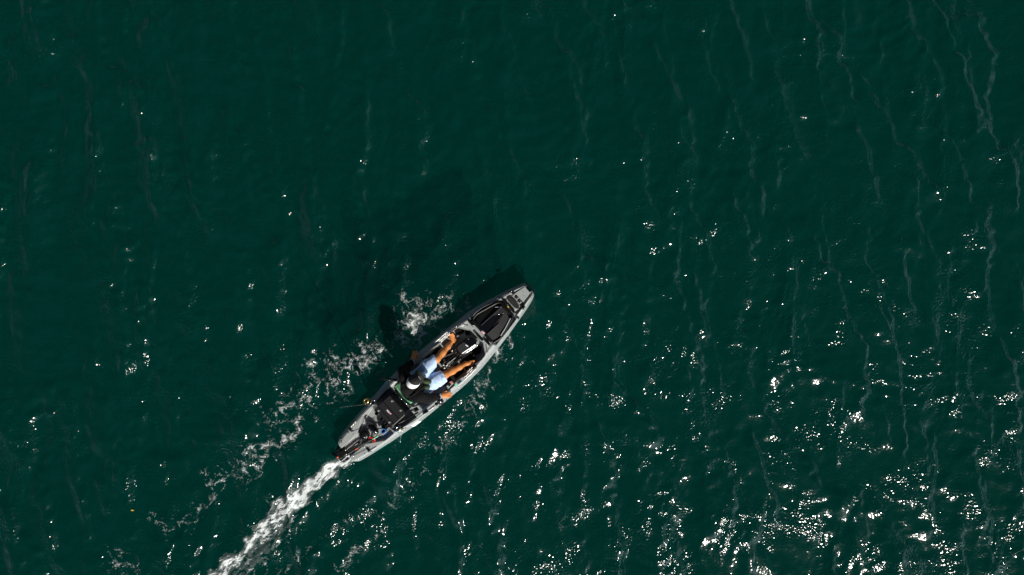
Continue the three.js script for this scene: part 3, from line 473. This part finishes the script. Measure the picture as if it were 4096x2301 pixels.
{
  const t = thing('gear_pod', 'glossy black spindle shaped pod standing between crate and motor head', 'pod', [-1.355, .21, -.005]);
  add(t, 'shell', new THREE.SphereGeometry(1, 36, 20).scale(.052, .07, .128).rotateY(.08).translate(-1.355, .285, -.005), gloss); add(t, 'foot', bx(-1.355, .225, -.005, .05, .04, .10, .012), blackMatte); for (const v of [-.095, .085]) add(t, 'cap_screw', ball(-1.353, .333, v, .007), steel); add(t, 'strap', ring(0, 0, 0, .062, .004).rotateX(Math.PI / 2).translate(-1.352, .285, .01), blackMatte);
}
{
  const t = thing('bottle_cup', 'bright blue ringed cup standing aft of the black crate', 'cup', [-1.245, .20, .145]);
  add(t, 'wall', lathe([[0, 0], [.030, 0], [.034, .10], [.038, .155], [.032, .158], [.026, .10], [.024, .02], [0, .02]], -1.245, .20, .145, 32), blue); add(t, 'rim', ring(-1.245, .357, .145, .035, .006), mat([.02, .25, .72], .25));
}
{ // depth display and remote on the starboard gunwale
  const t = thing('depth_display', 'grey handheld display with a dark screen on the starboard gunwale', 'display', [.125, .29, .366]);
  add(t, 'case', slab([[.035, .345], [.06, .328], [.20, .338], [.235, .362], [.20, .402], [.06, .394]], .292, .325, .008), greyPlastic); add(t, 'screen', bx(.122, .3255, .366, .072, .004, .048, .003, -.06), mat([.03, .06, .065], .12, { clearcoat: 1 })); add(t, 'button_pad', bx(.055, .3245, .366, .034, .006, .042, .004, -.06), mint, 'mint green button pad');
  const r = thing('remote_control', 'black remote with two red orange buttons beside the grey display', 'remote', [-.01, .27, .30]);
  add(r, 'case', [slab([[-.10, .285], [-.09, .262], [.03, .255], [.052, .285], [.045, .325], [-.08, .33]], .275, .335, .012)], blackPlastic); add(r, 'face', slab([[.006, .265], [.036, .262], [.052, .285], [.046, .318], [.012, .318]], .334, .346, .004), mat([.24, .23, .21], .5)); for (const v of [.278, .305]) add(r, 'button', ball(.03, .348, v, .011, .6), orange); add(r, 'label', bx(-.055, .338, .295, .03, .006, .03, .003), greyPlastic); add(r, 'arm', rod([-.03, .28, .31], [-.01, .24, .335], .016), blackMatte);
}
{ // yellow leaf afloat
  const o = new THREE.Group(); o.name = 'floating_leaf'; o.position.set(-5.99, wave(-5.99, 3.52) + .006, 3.52); o.userData = { label: 'small yellow leaf floating on the water left of the wake', category: 'leaf' }; scene.add(o);
  const s = new THREE.Shape(); s.moveTo(-.024, .004); s.bezierCurveTo(-.01, .02, .015, .016, .022, .006); s.bezierCurveTo(.024, -.004, .01, -.014, -.024, .004);
  const g = new THREE.ExtrudeGeometry(s, { depth: .002, bevelEnabled: false }).rotateX(-Math.PI / 2), p = g.attributes.position; for (let i = 0; i < p.count; i++) p.setY(i, p.getY(i) + 6 * p.getZ(i) ** 2); g.computeVertexNormals();
  for (const [n, q, m] of [['blade', g, yellow], ['stalk', new THREE.CylinderGeometry(.001, .001, .014).rotateZ(1.4).translate(.028, .002, -.005), yellow]]) { const k = new THREE.Mesh(q, m); k.name = n; k.castShadow = k.receiveShadow = true; o.add(k); }
}

// ---------------------------------------------------------------- the person: one body surface from a field of tapered bones, clothing on top
function nets(f, lo, hi, cell) { // naive surface nets of a signed distance field
  const n = [0, 1, 2].map((k) => Math.ceil((hi[k] - lo[k]) / cell) + 1), [nx, ny, nz] = n, F = new Float32Array(nx * ny * nz), id = new Int32Array(nx * ny * nz).fill(-1), P = [], I = [];
  for (let k = 0; k < nz; k++) for (let j = 0; j < ny; j++) for (let i = 0; i < nx; i++) F[(k * ny + j) * nx + i] = f(lo[0] + i * cell, lo[1] + j * cell, lo[2] + k * cell);
  const at = (i, j, k) => (k * ny + j) * nx + i;
  for (let k = 0; k < nz - 1; k++) for (let j = 0; j < ny - 1; j++) for (let i = 0; i < nx - 1; i++) {
    let m = 0; const c = []; for (let q = 0; q < 8; q++) { const d = F[at(i + (q & 1), j + (q >> 1 & 1), k + (q >> 2))]; c.push(d); if (d < 0) m |= 1 << q; }
    if (m === 0 || m === 255) continue;
    let x = 0, y = 0, z = 0, w = 0;
    for (let a = 0; a < 8; a++) for (const bit of [1, 2, 4]) { const b = a | bit; if (a & bit || (c[a] < 0) === (c[b] < 0)) continue; const t = c[a] / (c[a] - c[b]); x += (a & 1) + (bit === 1 ? t : 0); y += (a >> 1 & 1) + (bit === 2 ? t : 0); z += (a >> 2) + (bit === 4 ? t : 0); w++; }
    id[at(i, j, k)] = P.length / 3; P.push(lo[0] + (i + x / w) * cell, lo[1] + (j + y / w) * cell, lo[2] + (k + z / w) * cell);
  }
  for (let k = 1; k < nz - 1; k++) for (let j = 1; j < ny - 1; j++) for (let i = 1; i < nx - 1; i++) {
    const s = F[at(i, j, k)] < 0, quad = (a, b, c, d, fl) => { if (a < 0 || b < 0 || c < 0 || d < 0) return; fl ? I.push(a, b, c, a, c, d) : I.push(a, c, b, a, d, c); };
    if (s !== F[at(i + 1, j, k)] < 0) quad(id[at(i, j - 1, k - 1)], id[at(i, j, k - 1)], id[at(i, j, k)], id[at(i, j - 1, k)], s);
    if (s !== F[at(i, j + 1, k)] < 0) quad(id[at(i - 1, j, k - 1)], id[at(i - 1, j, k)], id[at(i, j, k)], id[at(i, j, k - 1)], s);
    if (s !== F[at(i, j, k + 1)] < 0) quad(id[at(i - 1, j - 1, k)], id[at(i, j - 1, k)], id[at(i, j, k)], id[at(i - 1, j, k)], s);
  }
  const g = new THREE.BufferGeometry(), N = new Float32Array(P.length), U = new Float32Array(P.length / 3 * 2), e = cell * 0.5, q = V(0, 0, 0);
  for (let i = 0; i < P.length; i += 3) { const [x, y, z] = [P[i], P[i + 1], P[i + 2]]; q.set(f(x + e, y, z) - f(x - e, y, z), f(x, y + e, z) - f(x, y - e, z), f(x, y, z + e) - f(x, y, z - e)).normalize().toArray(N, i); U[i / 3 * 2] = x + .4 * y; U[i / 3 * 2 + 1] = z + .4 * y; }
  g.setAttribute('position', new THREE.Float32BufferAttribute(P, 3)); g.setAttribute('normal', new THREE.BufferAttribute(N, 3)); g.setAttribute('uv', new THREE.BufferAttribute(U, 2)); g.setIndex(I); return g;
}
const bone = (a, b, ra, rb) => { const d = [b[0] - a[0], b[1] - a[1], b[2] - a[2]], l = d[0] * d[0] + d[1] * d[1] + d[2] * d[2] || 1e-9; return (x, y, z) => { const wx = x - a[0], wy = y - a[1], wz = z - a[2], t = Math.min(1, Math.max(0, (wx * d[0] + wy * d[1] + wz * d[2]) / l)); return Math.hypot(wx - t * d[0], wy - t * d[1], wz - t * d[2]) - (ra + (rb - ra) * t); }; };
const egg = (c, r) => (x, y, z) => { const a = (x - c[0]) / r[0], b = (y - c[1]) / r[1], d = (z - c[2]) / r[2], k = Math.hypot(a, b, d); return (k - 1) * Math.min(...r) * (k < 1 ? 1 : 1); };
const chain = (pts) => pts.slice(1).map((p, i) => bone(pts[i], p, pts[i][3], p[3]));
const blend = (list, k) => (x, y, z) => { let d = 1e3; for (const f of list) { const e = f(x, y, z), h = Math.max(k - Math.abs(d - e), 0) / k; d = Math.min(d, e) - h * h * k * 0.25; } return d; };
const cut = (f, p, n) => { const l = Math.hypot(...n); return (x, y, z) => Math.max(f(x, y, z), ((x - p[0]) * n[0] + (y - p[1]) * n[1] + (z - p[2]) * n[2]) / l); };
{
  const J = { pelvis: [-.36, .37, -.03], chest: [-.40, .66, -.075], neck: [-.365, .86, -.095], shL: [-.355, .80, -.255], elL: [-.36, .575, -.335], wrL: [-.185, .40, -.352], shR: [-.41, .80, .085], elR: [-.375, .57, .205], wrR: [-.235, .395, .322], hipL: [-.31, .36, -.12], hipR: [-.31, .36, .06], knL: [.115, .475, -.128], anL: [.452, .215, -.172], knR: [.045, .475, .132], anR: [.372, .235, .228] };
  const J4 = (k, r) => [...J[k], r];
  const t = thing('person', 'person in black jacket, pale blue shorts and black and white cap seated in the kayak', 'person', [-.35, .12, -.03]);
  // body
  const torso = [bone([...J.pelvis.slice(0, 2), J.pelvis[2] - .05], [J.pelvis[0], J.pelvis[1], J.pelvis[2] + .05], .105, .105), ...chain([[...J.pelvis, .125], [-.385, .50, -.05, .12], [...J.chest, .135], [-.385, .78, -.085, .09], [...J.neck, .05]]), bone(J.shL, J.chest, .06, .11), bone(J.shR, J.chest, .06, .11), bone([-.36, .84, -.10], [-.31, .95, -.11], .05, .052)];
  const armL = chain([J4('shL', .055), J4('elL', .043), J4('wrL', .028)]), armR = chain([J4('shR', .055), J4('elR', .043), J4('wrR', .028)]);
  const legL = [...chain([J4('hipL', .09), [-.08, .43, -.13, .075], J4('knL', .055)]), ...chain([J4('knL', .052), [.235, .385, -.143, .052], [.35, .295, -.158, .040], J4('anL', .030)])], legR = [...chain([J4('hipR', .09), [-.10, .43, .10, .075], J4('knR', .055)]), ...chain([J4('knR', .052), [.16, .37, .165, .052], [.275, .305, .20, .040], J4('anR', .030)])];
  const body = blend([...torso, ...armL, ...armR, ...legL, ...legR], .035);
  // feet: heel, instep and five toes each
  const foot = (an, heel, ball_, toe, side_) => {
    const A = V(...an), H = V(...heel), B = V(...ball_), T = V(...toe), S = V(...side_), L = [bone(an, heel, .030, .030), bone(heel, ball_, .030, .024), bone(an, ball_, .030, .020)], parts = [], at = (o, s, f) => o.clone().addScaledVector(S, s).addScaledVector(T.clone().sub(B), f).toArray();
    for (const s of [-.026, 0, .024]) L.push(bone(A.clone().lerp(B, .35).toArray(), at(B, s, 0), .022, .019));
    [[-.032, 1.02, .0125], [-.012, 1.0, .009], [.004, .93, .0085], [.019, .82, .008], [.032, .68, .0078]].forEach(([s, f, r]) => parts.push(blend([bone(at(B, s * .95, -.1), at(B, s, f * .55), r * 1.15, r), bone(at(B, s, f * .55), at(B, s * 1.04, f), r, r * 1.05)], .004)));
    const inst = blend(L, .025); return (x, y, z) => { let d = inst(x, y, z); for (const p of parts) { const e = p(x, y, z), k = .007, h = Math.max(k - Math.abs(d - e), 0) / k; d = Math.min(d, e) - h * h * k * .25; } return d; };
  };
  const footL = foot(J.anL, [.478, .155, -.150], [.498, .225, -.235], [.508, .270, -.275], [-.80, -.05, -.55]), footR = foot(J.anR, [.365, .178, .215], [.437, .232, .272], [.480, .268, .300], [-.62, -.05, .78]);
  // hands: palm, four fingers with two bends, thumb from the side of the palm
  const hand = (wr, palm, dir, across, down, curl, thumb) => {
    const W = V(...wr), C = V(...palm), D = V(...dir).normalize(), X = V(...across).normalize(), Y = V(...down).normalize(), L = [bone(wr, palm, .026, .028)], fs = [], q = (o, a, b, c) => o.clone().addScaledVector(D, a).addScaledVector(X, b).addScaledVector(Y, c).toArray();
    for (const s of [-.027, -.009, .009, .027]) L.push(bone(W.clone().lerp(C, .4).addScaledVector(X, s * .7).toArray(), q(C, .030, s, 0), .019, .0125));
    [[-.030, .92], [-.010, 1.05], [.010, 1], [.029, .8]].forEach(([s, f]) => fs.push(blend(chain([[...q(C, .026, s, 0), .0105], [...q(C, .026 + .040 * f * Math.cos(curl * .4), s * 1.1, .040 * f * Math.sin(curl * .4)), .0098], [...q(C, .026 + .062 * f * Math.cos(curl * .55), s * 1.15, .030 * f * curl), .0090], [...q(C, .026 + .078 * f * Math.cos(curl * .75), s * 1.15, .048 * f * curl), .0082]]), .004)));
    const sd_ = thumb; fs.push(blend(chain([[...q(C, -.030, sd_ * .024, .004), .014], [...q(C, -.002, sd_ * .050, .010), .0115], [...q(C, .030, sd_ * .062, .010), .0095]]), .006));
    const pm = blend(L, .02); return (x, y, z) => { let d = pm(x, y, z); for (const p of fs) { const e = p(x, y, z), k = .006, h = Math.max(k - Math.abs(d - e), 0) / k; d = Math.min(d, e) - h * h * k * .25; } return d; };
  };
  const handR = hand(J.wrR, [-.178, .345, .368], [.80, -.12, .62], [-.62, 0, .80], [0, -1, .1], .35, -1), handL = hand(J.wrL, [-.128, .335, -.392], [.72, -.10, -.55], [-.60, 0, -.80], [0, -1, -.15], 1.25, -1);
  // head: skull, jaw, nose, ears; bowed forward
  const hc = [-.275, .985, -.112];
  const head = blend([egg(hc, [.092, .112, .076]), egg([hc[0] + .035, hc[1] - .06, hc[2]], [.06, .065, .055]), bone([hc[0] + .088, hc[1] - .005, hc[2]], [hc[0] + .108, hc[1] - .035, hc[2]], .008, .013), egg([hc[0] - .005, hc[1] - .015, hc[2] - .078], [.016, .03, .01]), egg([hc[0] - .005, hc[1] - .015, hc[2] + .078], [.016, .03, .01]), bone([hc[0] - .03, hc[1] - .09, hc[2]], [-.34, .86, -.10], .052, .055), egg([hc[0] + .085, hc[1] - .062, hc[2]], [.012, .010, .026])], .018);
  const hair_ = tile(60, 44), skinTex = texture(512, (u, v) => { const a = hair_(u * 3, v), k = 0.86 + 0.14 * ss(-.5, .4, a); return [k, k * .98, k * .97]; }, false); skinTex.repeat.set(5, 5);
  const skin = mat([.64, .235, .062], .5, { map: skinTex });
  const box3 = (p, r) => [[p[0] - r, p[1] - r, p[2] - r], [p[0] + r, p[1] + r, p[2] + r]];
  const parts = [nets(body, [-.60, .20, -.46], [.50, 1.0, .42], .0105), nets(head, ...box3([hc[0], hc[1] - .02, hc[2]], .165), .0045), nets(handR, ...box3([-.16, .345, .38], .115), .0032), nets(handL, ...box3([-.11, .335, -.395], .115), .0032), nets(footL, ...box3([.485, .21, -.21], .125), .0034), nets(footR, ...box3([.42, .225, .26], .125), .0034)];
  add(t, 'body', mergeGeometries(parts), skin);
  const eyeW = mat([.8, .78, .75], .3), iris = mat([.05, .03, .02], .2);
  for (const s of [-1, 1]) { const e = add(t, 'eye', ball(hc[0] + .080, hc[1] + .005, hc[2] + s * .031, .0125), eyeW); add(e, 'iris', ball(hc[0] + .088, hc[1] + .003, hc[2] + s * .031, .0065), iris); }
  add(t, 'mouth', rod([hc[0] + .094, hc[1] - .064, hc[2] - .022], [hc[0] + .094, hc[1] - .064, hc[2] + .022], .004), mat([.30, .09, .07], .5));
  add(t, 'hair', nets(cut(egg([hc[0] - .008, hc[1] + .004, hc[2]], [.094, .113, .081]), [hc[0] - .005, hc[1], hc[2]], [1, -.25, 0]), ...box3(hc, .13), .006), mat([.02, .014, .01], .8));
  // clothing, slightly larger than the body, with folds
  const fold = (a, f) => (x, y, z) => a * (Math.sin(f * (x * 1.1 + z * .7 + .03 * N3(x * 14, y * 14, z * 14) * 4) + 3 * N3(x * 7, y * 7, z * 7)) * .5 + N3(x * 16, y * 16, z * 16) * .7);
  const worn = (f, th, w) => (x, y, z) => f(x, y, z) - th - w(x, y, z);
  const jf = blend([...torso.slice(0, 6), ...torso.slice(6, 8), ...chain([J4('shL', .070), J4('elL', .058), J4('wrL', .036)]), ...chain([J4('shR', .072), J4('elR', .060), J4('wrR', .037)]), bone([-.36, .82, -.10], [-.345, .885, -.105], .065, .062)], .05);
  let jk = worn(jf, .012, fold(.0055, 60)); jk = cut(jk, [-.33, .30, 0], [.15, -1, 0]);
  const capR = V(...J.wrR).lerp(V(...J.elR), .06).toArray(), capL = V(...J.wrL).lerp(V(...J.elL), .06).toArray(), nearCut = (f, p, n, r) => { const l = Math.hypot(...n); return (x, y, z) => { const d = f(x, y, z); if (Math.hypot(x - p[0], y - p[1], z - p[2]) > r) return d; return Math.max(d, ((x - p[0]) * n[0] + (y - p[1]) * n[1] + (z - p[2]) * n[2]) / l); }; };
  const dirR = V(...J.wrR).sub(V(...J.elR)).toArray(), dirL = V(...J.wrL).sub(V(...J.elL)).toArray();
  jk = nearCut(nearCut(jk, capR, dirR, .12), capL, dirL, .12);
  add(t, 'jacket', nets(jk, [-.62, .27, -.46], [-.12, .95, .42], .0085), mat([.0085, .0072, .0082], .9, { map: blotch, specularIntensity: .35 }), 'black jacket');
  const cloth = tile(20, 61), cloth2 = tile(46, 62), denim = texture(512, (u, v) => { const k = ss(-.45, .45, cloth(u, v) + .5 * cloth2(u, v)); return [mix(.74, 1, k), mix(.82, 1, k), mix(.93, 1, k)]; }, false); denim.repeat.set(2.2, 2.2);
  const sf = blend([bone([-.37, .37, -.11], [-.37, .37, .05], .125, .125), ...chain([[-.32, .375, -.125, .112], [-.08, .43, -.135, .098], [.10, .475, -.13, .079]]), ...chain([[-.32, .375, .065, .112], [-.10, .43, .105, .104], [.035, .475, .135, .092]])], .045);
  let sh = worn(sf, .006, (x, y, z) => .005 * Math.sin(34 * (x * .5 + z) + 4 * N3(x * 5, y * 5, z * 5)) + .004 * N3(x * 9, y * 9, z * 9)); sh = nearCut(sh, [.093, .47, -.128], [.72, -.22, .42], .17); sh = nearCut(sh, [.028, .465, .135], [.80, -.25, .18], .17); sh = cut(sh, [-.36, .47, 0], [-.5, 1, 0]);
  add(t, 'shorts', nets(sh, [-.52, .22, -.27], [.16, .60, .28], .0075), mat([.54, .67, .90], .9, { map: denim, specularIntensity: .4 }), 'pale blue washed shorts');
  // life vest: dark shell with green pads in front
  let vf = worn(blend([...chain([[-.385, .52, -.05, .138], [...J.chest, .150], [-.385, .77, -.085, .115]]), bone([-.37, .79, -.19], [-.40, .76, .03], .075, .075)], .05), .012, fold(.003, 50)); vf = cut(vf, [0, .47, 0], [0, -1, 0]);
  const vest = add(t, 'life_vest', nets(vf, [-.60, .44, -.33], [-.17, .95, .17], .0085), mat([.012, .014, .010], .9, { map: blotch, specularIntensity: .4 }), 'dark olive life vest');
  const vp = (c, r, ty) => add(vest, 'chest_pad', new THREE.SphereGeometry(1, 24, 16).scale(...r).rotateY(ty).translate(...c), mat([.042, .082, .030], .8, { map: blotch }), 'green chest pad'); vp([-.178, .70, .005], [.045, .095, .085], .55); vp([-.235, .665, .075], [.045, .09, .05], .2); vp([-.20, .66, -.15], [.04, .09, .06], -.2);
  for (const [a, b] of [[[-.47, .85, -.19], [-.20, .79, -.15]], [[-.50, .84, .02], [-.22, .78, .04]]]) add(vest, 'shoulder_strap', tube([a, [(a[0] + b[0]) / 2, .895, (a[2] + b[2]) / 2], b], .014, 12), blackMatte);
  // cuffs with bands of colour
  const cuff = (p, n, cols) => cols.forEach((c, i) => { const g = new THREE.TorusGeometry(.043, .0062, 8, 28); g.lookAt(V(...n)); const q = V(...p).addScaledVector(V(...n).normalize(), -.012 + i * .0105); add(t, 'cuff_band', g.translate(q.x, q.y, q.z), c); });
  const bandA = mat([.72, .30, .10], .8), bandB = mat([.72, .74, .66], .8), bandC = mat([.08, .26, .50], .8); cuff(capR, dirR, [bandA, bandB, bandC]); cuff(capL, dirL, [bandA, bandB, bandC]);
  // cap: black crown, white back, dark peak, badge; worn bowed forward
  const tilt = -.55, cc = [-.268, 1.022, -.112], turn = -.10, place = (g) => g.rotateZ(tilt).rotateY(turn).translate(...cc);
  const dome = (keep) => { const g = new THREE.SphereGeometry(1, 48, 30, 0, Math.PI * 2, 0, Math.PI * .56), p = g.attributes.position, src = g.index.array, I = []; for (let i = 0; i < src.length; i += 3) { let x = 0, y = 0, z = 0; for (let k = 0; k < 3; k++) { x += p.getX(src[i + k]); y += p.getY(src[i + k]); z += p.getZ(src[i + k]); } if (keep(x / 3, y / 3, z / 3)) I.push(src[i], src[i + 1], src[i + 2]); } g.setIndex(I); return g; };
  const isBack = (x, y, z) => x * .45 + y * .80 - .30 * z < .30;
  const cap = add(t, 'cap', place(dome((x, y, z) => !isBack(x, y, z)).scale(.106, .100, .093)), mat([.013, .012, .012], .8, { map: blotch }), 'black and white cap');
  add(cap, 'white_back', place(dome(isBack).scale(.1065, .1005, .0935)), white, 'white back of the cap');
  const bs = new THREE.Shape(); bs.moveTo(0, -.082); bs.bezierCurveTo(.05, -.09, .095, -.07, .102, 0); bs.bezierCurveTo(.095, .07, .05, .09, 0, .082); bs.bezierCurveTo(.03, .05, .03, -.05, 0, -.082);
  const bg = new THREE.ExtrudeGeometry(bs, { depth: .004, bevelEnabled: true, bevelSize: .003, bevelThickness: .002, bevelSegments: 2, curveSegments: 16 }).rotateX(-Math.PI / 2), bp = bg.attributes.position; for (let i = 0; i < bp.count; i++) bp.setY(i, bp.getY(i) - 2.6 * bp.getZ(i) ** 2 - .01); bg.computeVertexNormals();
  add(cap, 'peak', place(bg.translate(.072, .010, 0)), mat([.022, .019, .018], .75), 'dark cap peak');
  add(cap, 'button', place(ball(0, .100, 0, .008, .5)), blackMatte);
  add(cap, 'badge', place(bx(.088, .062, .0, .006, .020, .050, .002).rotateZ(0)), greyPlastic, 'small grey badge'); add(cap, 'badge_corner', place(bx(.089, .060, .022, .007, .018, .014, .002)), mat([.6, .36, .28], .6));
}
renderer.render(scene, camera);
